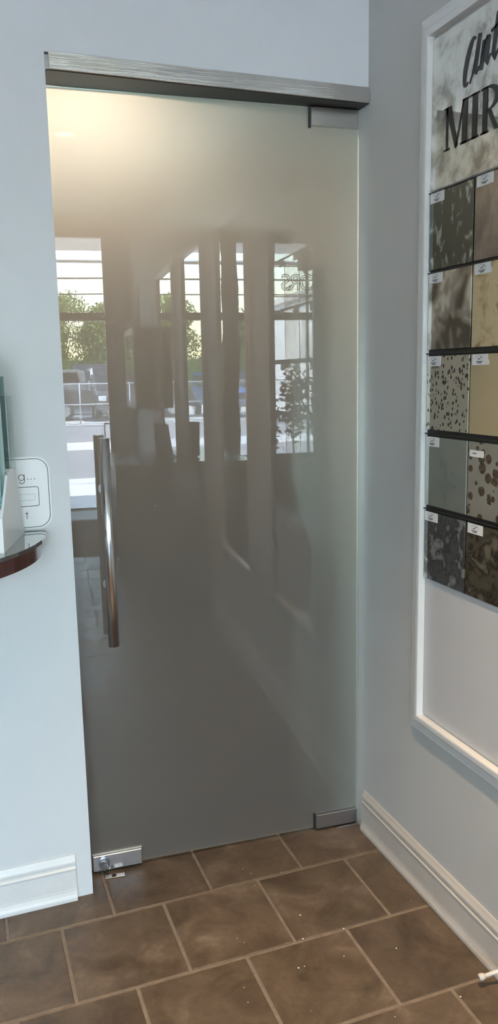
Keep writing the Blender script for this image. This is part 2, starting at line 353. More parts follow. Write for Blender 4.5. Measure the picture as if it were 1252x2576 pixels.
# ------------------------------------------------------------------ mirror samples and their materials
def antique(name, stops, scale, w4, rough=.02, metal=.9, dist=0, detail=7, extra=None, mapping=(1, 1, 1)):
    m = noisy(name, stops, scale, detail, rough, metal, w4=w4, dist=dist, mapping=mapping); t = m.node_tree; b = t.nodes['Principled BSDF']
    b.inputs['Coat Weight'].default_value = 1.0; b.inputs['Coat IOR'].default_value = 1.45; b.inputs['Coat Roughness'].default_value = .01
    if extra:
        tc = [n for n in t.nodes if n.type == 'MAPPING'][0]
        old = b.inputs['Base Color'].links[0].from_socket
        v = N(t, 'ShaderNodeTexVoronoi', Scale=extra['scale']); v.inputs['Randomness'].default_value = 1
        mp = t.nodes.new('ShaderNodeMapping'); mp.inputs['Scale'].default_value = extra.get('map', (1, 1, 1)); t.links.new(tc.outputs[0], mp.inputs[0]); t.links.new(mp.outputs[0], v.inputs['Vector'])
        lt = N(t, 'ShaderNodeMath', operation='LESS_THAN'); 
        # per-cell radius so that the spots differ in size
        sep = t.nodes.new('ShaderNodeSeparateColor'); t.links.new(v.outputs['Color'], sep.inputs[0])
        ml = N(t, 'ShaderNodeMath', operation='MULTIPLY'); pw = N(t, 'ShaderNodeMath', operation='POWER'); pw.inputs[1].default_value = extra.get('pow', 2)
        t.links.new(sep.outputs[0], pw.inputs[0]); t.links.new(pw.outputs[0], ml.inputs[0]); ml.inputs[1].default_value = extra['r']
        t.links.new(v.outputs['Distance'], lt.inputs[0]); t.links.new(ml.outputs[0], lt.inputs[1])
        mx = N(t, 'ShaderNodeMix', data_type='RGBA'); t.links.new(lt.outputs[0], mx.inputs[0]); t.links.new(old, mx.inputs[6])
        if 'ring' in extra:
            n3 = N(t, 'ShaderNodeTexVoronoi', Scale=extra['scale']*4); t.links.new(tc.outputs[0], n3.inputs['Vector'])
            t.links.new(ramp(t, n3.outputs['Distance'], [(.0, extra['ring']), (.5, extra['col'])]), mx.inputs[7])
        else: mx.inputs[7].default_value = (*extra['col'], 1)
        t.links.new(mx.outputs[2], b.inputs['Base Color'])
    return m
header_mat = antique('veined_antique_mirror', [(.34, (.26, .245, .20)), (.44, (.46, .44, .38)), (.52, (.66, .64, .58)), (.62, (.76, .74, .68))], 15, 3, rough=.03, metal=.55, dist=.25, detail=12)
SM = {
 (0, 0): antique('wispy_black', [(.0, (.05, .056, .042)), (.55, (.07, .078, .06)), (.59, (.20, .23, .20)), (.64, (.48, .55, .52)), (.70, (.18, .21, .18))], 32, 1, metal=.7, dist=.5, mapping=(1, 1.2, .55)),
 (1, 0): antique('brown_smoke', [(.3, (.13, .11, .085)), (.5, (.21, .18, .145)), (.7, (.32, .28, .235))], 16, 2, metal=.7, mapping=(1, 1.4, .8)),
 (0, 1): antique('cloudy_smoke', [(.40, (.12, .10, .07)), (.47, (.32, .29, .23)), (.53, (.44, .41, .34)), (.60, (.78, .76, .68))], 11, 5, metal=.75, dist=.3, detail=2),
 (1, 1): antique('mottled_gold', [(.30, (.30, .20, .09)), (.40, (.52, .40, .21)), (.50, (.68, .55, .33)), (.7, (.62, .49, .28))], 22, 6, metal=.4, dist=.5),
 (0, 2): antique('speckled_champagne', [(.3, (.56, .54, .42)), (.7, (.68, .65, .52))], 4, 7, metal=.75, extra=dict(scale=115, r=.52, pow=1.7, col=(.03, .025, .02), map=(1, 1.1, .75))),
 (1, 2): antique('plain_gold', [(.3, (.52, .42, .24)), (.7, (.60, .49, .30))], 3, 8, metal=.4),
 (0, 3): antique('green_grey', [(.3, (.30, .34, .30)), (.45, (.40, .44, .39)), (.7, (.44, .49, .44))], 12, 9, metal=.75),
 (1, 3): antique('silver_rosettes', [(.3, (.50, .48, .40)), (.7, (.60, .57, .49))], 4, 10, metal=.75, extra=dict(scale=42, r=.66, pow=1.9, col=(.13, .085, .045), ring=(.48, .36, .22))),
 (0, 4): antique('slate_cloud', [(.3, (.05, .055, .055)), (.43, (.16, .17, .17)), (.52, (.06, .066, .066)), (.62, (.42, .45, .44))], 24, 11, metal=.7, dist=.4),
 (1, 4): antique('dark_bronze_cloud', [(.3, (.028, .018, .01)), (.43, (.19, .16, .10)), (.51, (.035, .022, .01)), (.62, (.32, .28, .19))], 16, 12, metal=.7, dist=.5),
}
silv = antique('soft_silver', [(.3, (.60, .60, .57)), (.7, (.72, .72, .69))], 5, 14, metal=.9)
alt = [(1, 3), (0, 1), (1, 0), (0, 0), (1, 2)]
for r in range(5): SM[(2, r)] = silv
YI0, YI1 = -.357, -.962     # inner opening of the panel frame
ZI0, ZI1 = .578, 2.418
YO0, YO1, ZO0, ZO1 = -.299, -1.020, .514, 2.484
# picture-rail moulding, mitred, one mesh per side
MP = [(0, 0), (0, .0035), (.004, .0075), (.010, .0075), (.013, .0105), (.022, .0125), (.032, .0145), (.036, .0190), (.042, .0225), (.054, .0235), (.058, .0225), (.058, .0)]
def frame(name, lab, yo0, yo1, zo0, zo1, mat, cat='frame', wid=.058, H=1.0):
    e = empty(name, (0, (yo0+yo1)/2, zo0)); tag(e, lab, cat); cy = (yo0+yo1)/2
    s = wid/.058
    def ring(d, h):
        d *= s
        return [Vector((-h*H-.0003, yo0-d-cy, d)), Vector((-h*H-.0003, yo1+d-cy, d)), Vector((-h*H-.0003, yo1+d-cy, zo1-zo0-d)), Vector((-h*H-.0003, yo0-d-cy, zo1-zo0-d))]
    rings = [ring(d, h) for d, h in MP]
    for k in range(4):
        bm = B(); a = [bm.verts.new(r[k]) for r in rings]; b_ = [bm.verts.new(r[(k+1) % 4]) for r in rings]; n = len(MP)
        for i in range(n): bm.faces.new([a[i], a[(i+1) % n], b_[(i+1) % n], b_[i]])
        bm.faces.new(a[::-1]); bm.faces.new(b_)
        mesh_obj('moulding', bm, mat, e)
    return e
pf = frame('panel_frame', 'white stepped moulding frame around the antique mirror samples', YO0, YO1, ZO0, ZO1, trim_m)

bo = simple_box('backboard', (-.003, YI1, ZI0), (-.0004, YI0, ZI1), plain('panel_white', (.53, .52, .525), .4), pf); bo.location = -pf.location
bb = simple_box('black_backer', (-.004, YI1+.001, .992), (-.003, YI0-.002, 2.045), black_m, bo)
# the lettered antique mirror at the top of the panel
am = empty('antique_mirror', (-.003, YI0, 2.047)); tag(am, 'veined antique mirror with black lettering at the top of the framed panel', 'mirror')
simple_box('mirror_glass', (-.0045, YI1-YI0+.002, 0), (0, -.001, ZI1-2.047-.001), header_mat, am)
LX0, LX1 = -.0062, -.0046
def letter_obj(polys, x0=LX0, x1=LX1, name='letter', mat=letter_m, parent=am, oy=0, oz=0):
    """polys in (u, z): u runs toward the viewer's right; placed at y=-u relative to parent"""
    bm = B()
    for p in polys: prism(bm, [(-(u+oy), z+oz) for u, z in p], 0, x0, x1)
    return mesh_obj(name, bm, mat, parent)
def rect(a, b_, c, d): return [(a, b_), (c, b_), (c, d), (a, d)]
def band(pts, wd):
    """ribbon polygon quads along pts with width(s)"""
    ws = wd if isinstance(wd, (list, tuple)) else [wd]*len(pts); L = []; R = []
    for i, p in enumerate(pts):
        q0 = Vector(pts[max(i-1, 0)]); q1 = Vector(pts[min(i+1, len(pts)-1)]); d = (q1-q0).normalized(); n = Vector((-d.y, d.x))
        L.append(Vector(p)+n*ws[i]/2); R.append(Vector(p)-n*ws[i]/2)
    return [[tuple(L[i]), tuple(L[i+1]), tuple(R[i+1]), tuple(R[i])] for i in range(len(pts)-1)]
LH = .103; TS = .011     # letter height, thin stroke
def serif(u0, u1, z): return rect(u0, z, u1, z+.0045)
def L_M(w_): 
    return [rect(.010, 0, .019, LH), serif(0, .027, 0), serif(.0, .022, LH-.0045), [(.008, LH), (.030, LH), (.061, .004), (.050, -.002)], [(.050, -.002), (.057, .0), (w_-.022, LH), (w_-.028, LH)],
            rect(w_-.031, 0, w_-.010, LH), serif(w_-.038, w_-.001, 0), serif(w_-.028, w_, LH-.0045)]
def L_I(w_): return [rect(w_/2-.010, 0, w_/2+.010, LH), serif(0, w_, 0), serif(0, w_, LH-.0045)]
def arc(cx, cz, rx, rz, a0, a1, n=14): return [(cx+rx*math.cos(math.radians(a0+(a1-a0)*i/n)), cz+rz*math.sin(math.radians(a0+(a1-a0)*i/n))) for i in range(n+1)]
def L_R(w_):
    st = .007
    return [rect(st, 0, st+.019, LH), serif(0, st+.023, 0), rect(0, LH-.0045, st+.02, LH)] + band([(st+.012, LH-.003)]+arc(st+.018, LH-.028, w_-.034, .0255, 90, -90)+[(st+.012, LH-.0535)], [.005]+[.005, .006, .008, .011, .013, .014, .014, .014, .014, .013, .011, .008, .006, .005, .005]+[.005]) + \
        [[(st+.018, LH-.054), (st+.031, LH-.054), (w_, .0), (w_-.014, .0)]]
def L_O(w_): 
    a = arc(w_/2, LH/2, w_/2-.006, LH/2-.002, 0, 360, 28); ws = [.005+.009*abs(math.cos(math.radians(360*i/28))) for i in range(29)]
    return band(a, ws)
def L_S(w_):
    pts = arc(w_/2, LH*.74, w_/2-.006, LH*.24, 25, 270, 12)+arc(w_/2, LH*.27, w_/2-.006, LH*.25, 90, -155, 12)[1:]
    return band(pts, [.006]*4+[.009]*4+[.012]*9+[.009]*4+[.006]*4)
u = .0597
Z0 = 2.131-2.047
for fn, w_, gap in ((L_M, .110, .004), (L_I, .032, .008), (L_R, .068, .001), (L_R, .068, .001), (L_O, .066, .006), (L_R, .068, .001), (L_S, .052, 0)):
    letter_obj(fn(w_), oy=u, oz=Z0); u += w_+gap
# brush script word above
def S_(pts, wd): return band(pts, [x*1.1 for x in wd] if isinstance(wd, (list, tuple)) else wd*1.1)
def scr(strokes, ou):
    P = []
    for pts, wd in strokes: P += S_(pts, wd)
    letter_obj(P, oy=ou, oz=0)
bz = 2.258-2.047
def el(cx, cz, rx, rz, sl, a0, a1, n=16): return [(cx+rx*math.cos(math.radians(a0+(a1-a0)*i/n))+sl*math.sin(math.radians(a0+(a1-a0)*i/n)), cz+rz*math.sin(math.radians(a0+(a1-a0)*i/n))) for i in range(n+1)]
def wv(n, thin, fat, a0, a1): return [thin+(fat-thin)*max(0, -math.cos(math.radians(a0+(a1-a0)*i/n)))**.8 for i in range(n+1)]
# a
scr([(el(.020, bz+.053, .014, .050, .016, 60, 300), wv(16, .004, .0155, 60, 300)), ([(.058, bz+.103), (.050, bz+.07), (.042, bz+.035), (.040, bz+.022)], [.012, .014, .014, .010]), ([(.040, bz+.024), (.046, bz+.018), (.056, bz+.032)], [.010, .005, .002]), ([(.020, bz+.004), (.030, bz+.02), (.040, bz+.05)], [.004, .003, .003])], .145)
# n
scr([([(.014, bz+.083), (.008, bz+.05), (.003, bz+.020)], [.012, .013, .013]), ([(.006, bz+.045), (.018, bz+.078), (.028, bz+.086)], [.003, .004, .008]), ([(.030, bz+.088), (.026, bz+.062), (.022, bz+.036), (.026, bz+.026), (.038, bz+.045)], [.011, .014, .013, .008, .003])], .206)
# t
scr([([(.022, bz+.125), (.012, bz+.075), (.006, bz+.040), (.010, bz+.028), (.024, bz+.045)], [.012, .014, .013, .008, .003]), ([(-.004, bz+.092), (.034, bz+.100)], .006)], .249)
scr([([(.012, bz+.086), (.006, bz+.05), (.006, bz+.034), (.016, bz+.045)], [.012, .013, .009, .003]), ([(.016, bz+.104), (.019, bz+.112)], .009)], .288)
scr([(el(.016, bz+.062, .011, .034, .010, 50, 320), wv(16, .003, .012, 50, 320)), ([(.036, bz+.092), (.020, bz+.01), (.012, bz-.03)], [.010, .012, .008])], .312)
scr([([(.010, bz+.084), (.004, bz+.045), (.010, bz+.034), (.024, bz+.055)], [.011, .012, .008, .004]), ([(.034, bz+.088), (.026, bz+.045), (.034, bz+.036)], [.011, .012, .004])], .356)
scr([([(.004, bz+.055), (.022, bz+.068), (.020, bz+.088), (.008, bz+.075), (.004, bz+.045), (.014, bz+.034), (.03, bz+.048)], [.003, .005, .006, .009, .012, .009, .003])], .402)

# 15 sample squares
label_white = plain('label_paper', (.72, .71, .71), .45)
ink = plain('label_ink', (.06, .06, .07), .6)
looks = {(0, 0): 'near-black antique mirror sample with pale green wisps', (1, 0): 'brown smoky antique mirror sample', (0, 1): 'cloudy smoke-grey antique mirror sample with pale petals', (1, 1): 'gold antique mirror sample with brown mottling',
         (0, 2): 'champagne antique mirror sample with fine black specks', (1, 2): 'plain gold antique mirror sample', (0, 3): 'plain green-grey antique mirror sample', (1, 3): 'silver antique mirror sample with brown rosette spots',
         (0, 4): 'dark slate antique mirror sample with cloudy veins', (1, 4): 'dark bronze antique mirror sample with swirling clouds'}
rown = ['top', 'second', 'middle', 'fourth', 'bottom']
zb = [1.842, 1.634, 1.418, 1.206, .995]
zt = [2.041, 1.836, 1.618, 1.400, 1.190]
CY = [-.3595, -.558, -.7565]
def curve_pts(): pass
def print_mesh(parent, w_, h_, plainlab=False):
    bm = B()
    def P(poly): prism(bm, [(-(u_), z_) for u_, z_ in poly], 0, -.00035, 0)
    if plainlab:
        for k in range(8): P(rect(.012+k*.0022, .0075, .0135+k*.0022, .0105))
    else:
        for q in band(arc(w_*.47, h_*.52, w_*.27, h_*.33, 165, 40, 8), .0006): P(q)
        for q in band(arc(w_*.47, h_*.52, w_*.27, h_*.33, 30, 8, 2), .0006): P(q)
        for q in band([(w_*.36, h_*.52), (w_*.43, h_*.60), (w_*.48, h_*.54), (w_*.52, h_*.66), (w_*.62, h_*.72)], .0017): P(q)
        P(rect(w_*.30, h_*.47, w_*.68, h_*.485))
        random.seed(5)
        for row, (a_, b2) in enumerate(((.26, .66), (.34, .60))):
            x = a_
            while x < b2:
                dx = random.uniform(.02, .045); P(rect(w_*x, h_*(.27-row*.13), w_*(x+dx*.7), h_*(.36-row*.13))); x += dx
    o = mesh_obj('label_print', bm, ink, parent, loc=(-.0003, 0, 0)); return o
for c in range(3):
    for r in range(5):
        z0, z1 = zb[r], zt[r]
        y0 = CY[c]; wid_ = .1935
        e = empty('mirror_sample', (-.0042, y0, z0))
        lab = (looks[(c, r)]+', %s row' % rown[r]) if c < 2 else 'antique mirror sample in the column farthest from the door, %s row' % rown[r]
        tag(e, lab, 'mirror sample', 'antique mirror samples in the white frame')
        bm = B(); box(bm, (-.0055, -wid_, 0), (0, 0, z1-z0)); 
        fr_f = [f for f in bm.faces if all(v.co.x < -.005 for v in f.verts)]
        bmesh.ops.bevel(bm, geom=list({e_ for f in fr_f for e_ in f.edges}), offset=.0012, segments=1, affect='EDGES')
        mesh_obj('mirror_glass', bm, SM[(c, r)], e)
        small = (c, r) == (1, 3)
        sw, sh = (.058, .017) if small else (.064, .0265)
        st = simple_box('label_sticker', (-.0004, -sw, 0), (0, 0, sh), label_white, e); zz = z1-z0-sh-(.022 if small else .001)
        st.location = (-.0056, -.003 if c == 0 else -.007, zz)
        if (c, r) in ((1, 1), (1, 2)):      # bent sticker corner
            bm = B(); vs_ = [bm.verts.new(p) for p in ((-.0006, -sw, .0), (-.0006, -sw-.006, .001), (-.004, -sw-.005, .016), (-.0006, -sw, .018))]; bm.faces.new(vs_); prism(bm, [(-sw, .0), (-sw-.0055, .001), (-sw-.0045, .014)], 0, -.0012, -.0006)
            mesh_obj('peeling_corner', bm, label_white, st)
        print_mesh(st, sw, sh, small)
for i, z in enumerate((2.0415, 1.838, 1.626, 1.409, 1.198)):
    h = .0025 if i == 0 else (.0035)
    o = simple_box('sample_ledge', (-.0125, YI1+.001, z-h), (-.003, YI0-.0008, z-h+.0028), plain('ledge_black', (.018, .016, .014), .45) if i == 0 else bpy.data.materials['ledge_black']); tag(o, 'thin black ledge below the %s' % ['lettered antique mirror', 'top row of mirror samples', 'second row of mirror samples', 'middle row of mirror samples', 'fourth row of mirror samples'][i], 'ledge', 'black sample ledges')

# ------------------------------------------------------------------ wall mirrors further along the right wall
for i, (y0, y1) in enumerate(((-1.36, -2.16), (-2.53, -3.37), (-3.74, -4.68))):
    f = frame('wall_mirror', ['tall white framed mirror beside the antique mirror panel', 'tall white framed mirror above the mirrored chest', 'tall white framed mirror above the dark counter'][i], y0, y1, ZO0, 2.44, trim_m, 'mirror')
    f['group'] = 'tall framed mirrors on the right wall'; cy = (y0+y1)/2
    bm = B(); ins = .056
    box(bm, (-.008, y1+ins-cy, ins), (-.002, y0-ins-cy, 2.44-ZO0-ins)); mesh_obj('mirror_glass', bm, mirror_m, f)

# ------------------------------------------------------------------ left: half-round shelf, sign, glass sample stand
tb = empty('demilune_shelf', (-1.484, 0, 1.105)); tag(tb, 'half-round mahogany wall shelf with glass top left of the door', 'shelf')
def halfdisc(r0, n=48): return [(r0*math.cos(PI+PI*i/n), r0*math.sin(PI+PI*i/n)) for i in range(n+1)]
bm = B(); prism(bm, [(x, y-.001) for x, y in halfdisc(.448)], 2, 0, .043); mah = noisy('mahogany', [(.3, (.040, .007, .005)), (.6, (.085, .016, .010)), (.8, (.13, .028, .018))], scale=3, rough=.12, mapping=(1, 1, 6), dist=.6, **{'Coat Weight': .6})
mesh_obj('apron', bm, mah, tb)
bm = B(); prism(bm, [(x, y-.001) for x, y in halfdisc(.461)], 2, .043, .053)
mesh_obj('glass_top', bm, plain('smoked_glass_top', (.055, .052, .048), .04, 0, **{'Specular IOR Level': 1.0, 'Coat Weight': 1.0}), tb)
ZT = 1.158
# sign
sg = empty('wall_sign', (-1.118, 0, ZT+.004)); tag(sg, 'white rounded sign with black outline standing behind the glass sample stand', 'sign')
def rr(x0, z0, x1, z1, r, n=10):
    P = []
    for cx, cz, a in ((x1-r, z1-r, 0), (x0+r, z1-r, 90), (x0+r, z0+r, 180), (x1-r, z0+r, 270)):
        P += [(cx+r*math.cos(math.radians(a+90*i/n)), cz+r*math.sin(math.radians(a+90*i/n))) for i in range(n+1)]
    return P
SX0, SX1, SZ1 = -.118, .118, .204
bm = B(); prism(bm, rr(SX0, 0, SX1, SZ1, .040), 1, -.006, 0); mesh_obj('sign_board', bm, white_gloss, sg)
def outline(name, x0, z0, x1, z1, r, wd, mat):
    pts = rr(x0, z0, x1, z1, r); pts.append(pts[0]); bm = B()
    for q in band(pts, wd): prism(bm, q, 1, -.0068, -.006)
    return mesh_obj(name, bm, mat, sg)
outline('border_line', SX0+.0065, .0065, SX1-.0065, SZ1-.006, .034, .0016, letter_m)
outline('inner_line', -.07, .066, .0835, .120, .006, .0015, letter_m)
grey_ink = plain('grey_ink', (.25, .24, .26), .6)
outline('slot_line', -.055, .083, .073, .1, .003, .0006, grey_ink)
def sign_letter(strokes, wd, ox, oz):
    bm = B()
    for pts in strokes:
        for q in band([(x+ox, z+oz) for x, z in pts], wd): prism(bm, q, 1, -.0068, -.006)
    mesh_obj('sign_letter', bm, letter_m, sg)
wd = .0016
sign_letter([[(0, 0), (0, .017)], arc(.006, .0105, .006, .0065, 180, 0), [(.012, .0105), (.012, 0)]], wd, .013, .1385)
sign_letter([arc(.0075, .009, .0075, .0082, 0, 360, 24), [(.0155, .0175), (.0155, -.001)], arc(.0085, -.001, .007, .0065, 0, -165, 10)], wd, .032, .1385)
for k in range(3):
    bm = B(); prism(bm, arc(.0565+k*.0092, .1420, .0014, .0014, 0, 330, 11), 1, -.0068, -.006); mesh_obj('sign_dot', bm, letter_m, sg)
sign_letter([[(0, .0), (0, .020)], [(-.0042, .0145), (.0042, .0145)]], wd, .0478, .031)

# glass sample stand: white stepped wedge with slots
ax = Vector((-.2588, -.9659, 0)).normalized()         # runs from the wall toward the room along the stand's side
st_o = empty('sample_stand', (-1.080, -.014, ZT), math.atan2(ax.y, ax.x)); tag(st_o, 'white wedge-shaped stand holding upright glass samples on the half-round shelf', 'stand')
# local x: toward room, local y: + is to the right of the travel direction (world -x ... +x)
side = [(0, 0), (.274, 0), (.270, .085), (.250, .100), (.175, .180), (.135, .192), (.100, .192), (.072, .178)]
# steps cut in the core
bm = B(); prism(bm, [(x, z) for x, z in side], 1, -.006, 0); mesh_obj('side_panel', bm, white_gloss, st_o)
# world-left side is local negative y (check: rotate so that +local y = rot90(ax))
core = [(.005, 0), (.272, 0), (.268, .055), (.250, .055), (.250, .0745), (.215, .0745), (.215, .0995), (.170, .0995), (.170, .1245), (.140, .1245), (.140, .1920), (.105, .1920), (.105, .1845), (.074, .1845)]
bm = B(); prism(bm, core, 1, -.30, -.006); mesh_obj('stepped_core', bm, white_gloss, st_o)
def glass_sheet(name, tint, ior=1.5, rough=0, ripple=0, edge=(.25, .45, .42)):
    m, t, b = MT(name); b.inputs['Transmission Weight'].default_value = 1; b.inputs['IOR'].default_value = ior; b.inputs['Roughness'].default_value = rough; b.inputs['Base Color'].default_value = (*tint, 1)
    if ripple:
        tc = t.nodes.new('ShaderNodeTexCoord'); wv_ = N(t, 'ShaderNodeTexNoise', Scale=60, Detail=3, Distortion=2); mp = t.nodes.new('ShaderNodeMapping'); mp.inputs['Scale'].default_value = (1, .3, 2.2)
        t.links.new(tc.outputs['Object'], mp.inputs[0]); t.links.new(mp.outputs[0], wv_.inputs['Vector'])
        bp = N(t, 'ShaderNodeBump', Strength=ripple, Distance=.02); t.links.new(wv_.outputs[0], bp.inputs['Height']); t.links.new(bp.outputs[0], b.inputs['Normal'])
    return m
def milk(name, col, fac, ripple=False):
    m = bpy.data.materials.new(name); m.use_nodes = True; t = m.node_tree; b = t.nodes['Principled BSDF']; o_ = t.nodes['Material Output']
    b.inputs['Base Color'].default_value = (*col, 1); b.inputs['Roughness'].default_value = .08
    if ripple:
        tc = t.nodes.new('ShaderNodeTexCoord'); n_ = N(t, 'ShaderNodeTexNoise', Scale=45, Detail=4, Distortion=1.5); mp = t.nodes.new('ShaderNodeMapping'); mp.inputs['Scale'].default_value = (1, .35, 2.5)
        t.links.new(tc.outputs['Object'], mp.inputs[0]); t.links.new(mp.outputs[0], n_.inputs['Vector'])
        bp = N(t, 'ShaderNodeBump', Strength=.8, Distance=.02); t.links.new(n_.outputs[0], bp.inputs['Height']); t.links.new(bp.outputs[0], b.inputs['Normal'])
        t.links.new(ramp(t, n_.outputs[0], [(.35, (.16, .50, .50)), (.5, (.45, .78, .78)), (.65, (.85, .96, .96))]), b.inputs['Base Color'])
    tr = t.nodes.new('ShaderNodeBsdfTransparent'); tr.inputs[0].default_value = (.85, .96, .95, 1); mxx = N(t, 'ShaderNodeMixShader'); mxx.inputs[0].default_value = fac
    t.links.new(tr.outputs[0], mxx.inputs[1]); t.links.new(b.outputs[0], mxx.inputs[2]); t.links.new(mxx.outputs[0], o_.inputs[0]); return m
g_clear = pane_mat('clear_sample', (.93, .96, .95)); g_aqua = milk('aqua_sample', (.80, .93, .93), .55); g_rip = milk('rippled_sample', (.50, .80, .80), .6, True); g_grey = pane_mat('grey_sample', (.62, .72, .72))
g_white = plain('milk_sample', (.72, .9, .88), .2, 0)
edge_teal = plain('teal_edge', (.36, .50, .49), .1)
sheets = [(.082, .186, .378, .006, g_clear, 'clear glass sample sheet at the back of the stand', .006), (.124, .1935, .428, .010, g_grey, 'thick grey-tinted glass sample sheet in the stand', .000), (.160, .125, .495, .006, g_aqua, 'pale aqua glass sample sheet in the stand', -.006),
          (.200, .100, .44, .006, g_rip, 'rippled turquoise glass sample sheet in the stand', -.010), (.240, .075, .37, .006, g_rip, 'rippled glass sample sheet at the front of the stand', -.024)]
for (lx, z0, z1, th, mt, lab, yy) in sheets:
    bm = B(); box(bm, (lx-th/2, -.26, z0), (lx+th/2, yy-.002, z1), .0006)
    for f in bm.faces:
        c_ = f.calc_center_median()
        if c_.y > yy-.0026-.001: f.material_index = 1
    o = mesh_obj('glass_sample', bm, [mt, edge_teal]); o.location = st_o.location; o.rotation_euler = st_o.rotation_euler
    tag(o, lab, 'glass sample', 'glass sample sheets in the white stand')

# ------------------------------------------------------------------ door stop at lower right
ds = empty('door_stop', (-.0115, -.778, .033)); tag(ds, 'small white rod door stop screwed to the right baseboard', 'door stop')
bm = B(); tube(bm, [(0, 0, .014), (-.012, .003, .009), (-.055, .012, -.001)], [.0062, .0052, .0050], 14); rod = mesh_obj('rod', bm, plain('cream_plastic', (.74, .68, .6), .4), ds)
bm = B(); tube(bm, [(-.052, .0115, -.0005), (-.058, .0128, -.002), (-.064, .0141, -.003), (-.0685, .0151, -.004)], [.006, .0088, .0092, .0075], 16); mesh_obj('rubber_tip', bm, plain('cream_rubber', (.6, .54, .47), .7), ds)
bm = B(); tube(bm, [(-.0684, .0151, -.004), (-.0692, .0153, -.0042)], .0025, 10); mesh_obj('tip_screw', bm, black_m, ds)

# paint chips and grit on the floor
random.seed(11)
bm = B()
for k in range(30):
    x = random.uniform(-.75, -.04); y = random.uniform(-.95, -.02); s_ = random.choice([.0008, .001, .0012, .0016])
    if x > -.06 and y > -.2: continue
    vs_ = box(bm, (x-s_, y-s_, .0008), (x+s_*random.uniform(.6, 1.8), y+s_, .0008+s_))
o = mesh_obj('paint_chips', bm, plain('chip_white', (.8, .78, .74), .7)); tag(o, 'tiny white paint chips scattered over the brown tiles', 'paint chips', kind='stuff')

# ------------------------------------------------------------------ behind the glass: soft dark shape and hall furniture
dkm = noisy('charcoal_plastic', [(.3, (.012, .014, .018)), (.7, (.022, .024, .03))], scale=4, rough=.6)
tcm = noisy('taupe_steel', [(.3, (.13, .115, .105)), (.7, (.16, .14, .13))], scale=3, rough=.6)
sc_ = empty('storage_cabinet', (-.60, .60, 0)); tag(sc_, 'tall taupe storage cabinet dimly seen behind the frosted door', 'cabinet')
bm = B(); box(bm, (-.50, -.22, .0), (.47, .25, 2.05), .006); mesh_obj('carcass', bm, tcm, sc_)
for k in range(2):
    d_ = simple_box('cabinet_door', (-.495+k*.458, -.238, .05), (-.042+k*.458, -.2205, 2.02), tcm, sc_, .003)
    bm = B(); tube(bm, [(-.075+k*.07, -.250, .85), (-.075+k*.07, -.250, 1.0)], .006, 8); mesh_obj('handle', bm, chrome, d_)
e = empty('hanging_bag', (-.19, .315, .76)); tag(e, 'dark bag hanging close behind the lower right of the frosted door', 'bag')
bm = B(); prism(bm, [(-.10, 0), (.085, 0), (.095, .20), (.07, .29), (-.08, .29), (-.11, .2)], 1, -.05, .035); mesh_obj('bag_body', bm, dkm, e)
bm = B(); tube(bm, [(-.06, 0, .285), (-.04, 0, .42), (0, .02, .5), (.04, 0, .42), (.06, 0, .285)], .008, 8); mesh_obj('strap', bm, dkm, e)
bm = B(); tube(bm, [(0, .045, .49), (0, .0, .485), (0, -.01, .505)], .005, 8); mesh_obj('hook', bm, chrome, e)

wn = empty('added_window_2', (-.42, 3.185, .48)); struct(wn, 'added hallway window around the cool fill light behind the frosted door', 'window')  # made-up window, dressing for the added cool fill
for a, b_ in (((-.30, -.03, 0), (-.25, .01, 1.34)), ((.25, -.03, 0), (.30, .01, 1.34)), ((-.30, -.03, -.05), (.30, .01, 0)), ((-.30, -.03, 1.34), (.30, .01, 1.39))): simple_box('window_frame', a, b_, trim_m, wn, .003)
simple_box('pane', (-.25, -.008, 0), (.25, -.002, 1.34), plain('pale_pane', (.5, .6, .6), .1), wn)
# ceiling lamps as objects
lamp_glow = bpy.data.materials.new('lamp_lens'); lamp_glow.use_nodes = True; t = lamp_glow.node_tree; t.nodes.clear(); em = N(t, 'ShaderNodeEmission', Strength=9); em.inputs[0].default_value = (1, .78, .5, 1); ou = t.nodes.new('ShaderNodeOutputMaterial'); t.links.new(em.outputs[0], ou.inputs[0])
def can(x, y, z, lab):
    e = empty('downlight', (x, y, z)); tag(e, lab, 'lamp', 'round ceiling downlights')
    bm = B(); tube(bm, [(0, 0, .0), (0, 0, -.012)], .075, 24); mesh_obj('trim_ring', bm, white_gloss, e)
    bm = B(); tube(bm, [(0, 0, -.0121), (0, 0, -.014)], .05, 24); mesh_obj('lens', bm, lamp_glow, e)
for (x, y, p_), lb in zip(SPOTS, ('recessed ceiling downlight nearest the frosted door', 'recessed ceiling downlight over the middle of the showroom', 'recessed ceiling downlight above the dark counter', 'recessed ceiling downlight toward the storefront windows')):
    can(x, y, CZ, lb)
for i in range(0, 1): can(HALL_LAMP[0], HALL_LAMP[1], 2.60, 'warm hallway downlight just behind the top of the frosted door')
can(-.68, 1.45, 2.60, 'hallway downlight farther behind the frosted door')

# ------------------------------------------------------------------ showroom furniture seen mirrored in the door
dark_lac = noisy('dark_lacquer', [(.3, (.060, .055, .05)), (.7, (.085, .078, .07))], scale=3, rough=.3)
mir_lite = plain('mirrored_panel', (.6, .6, .62), .05, 1)
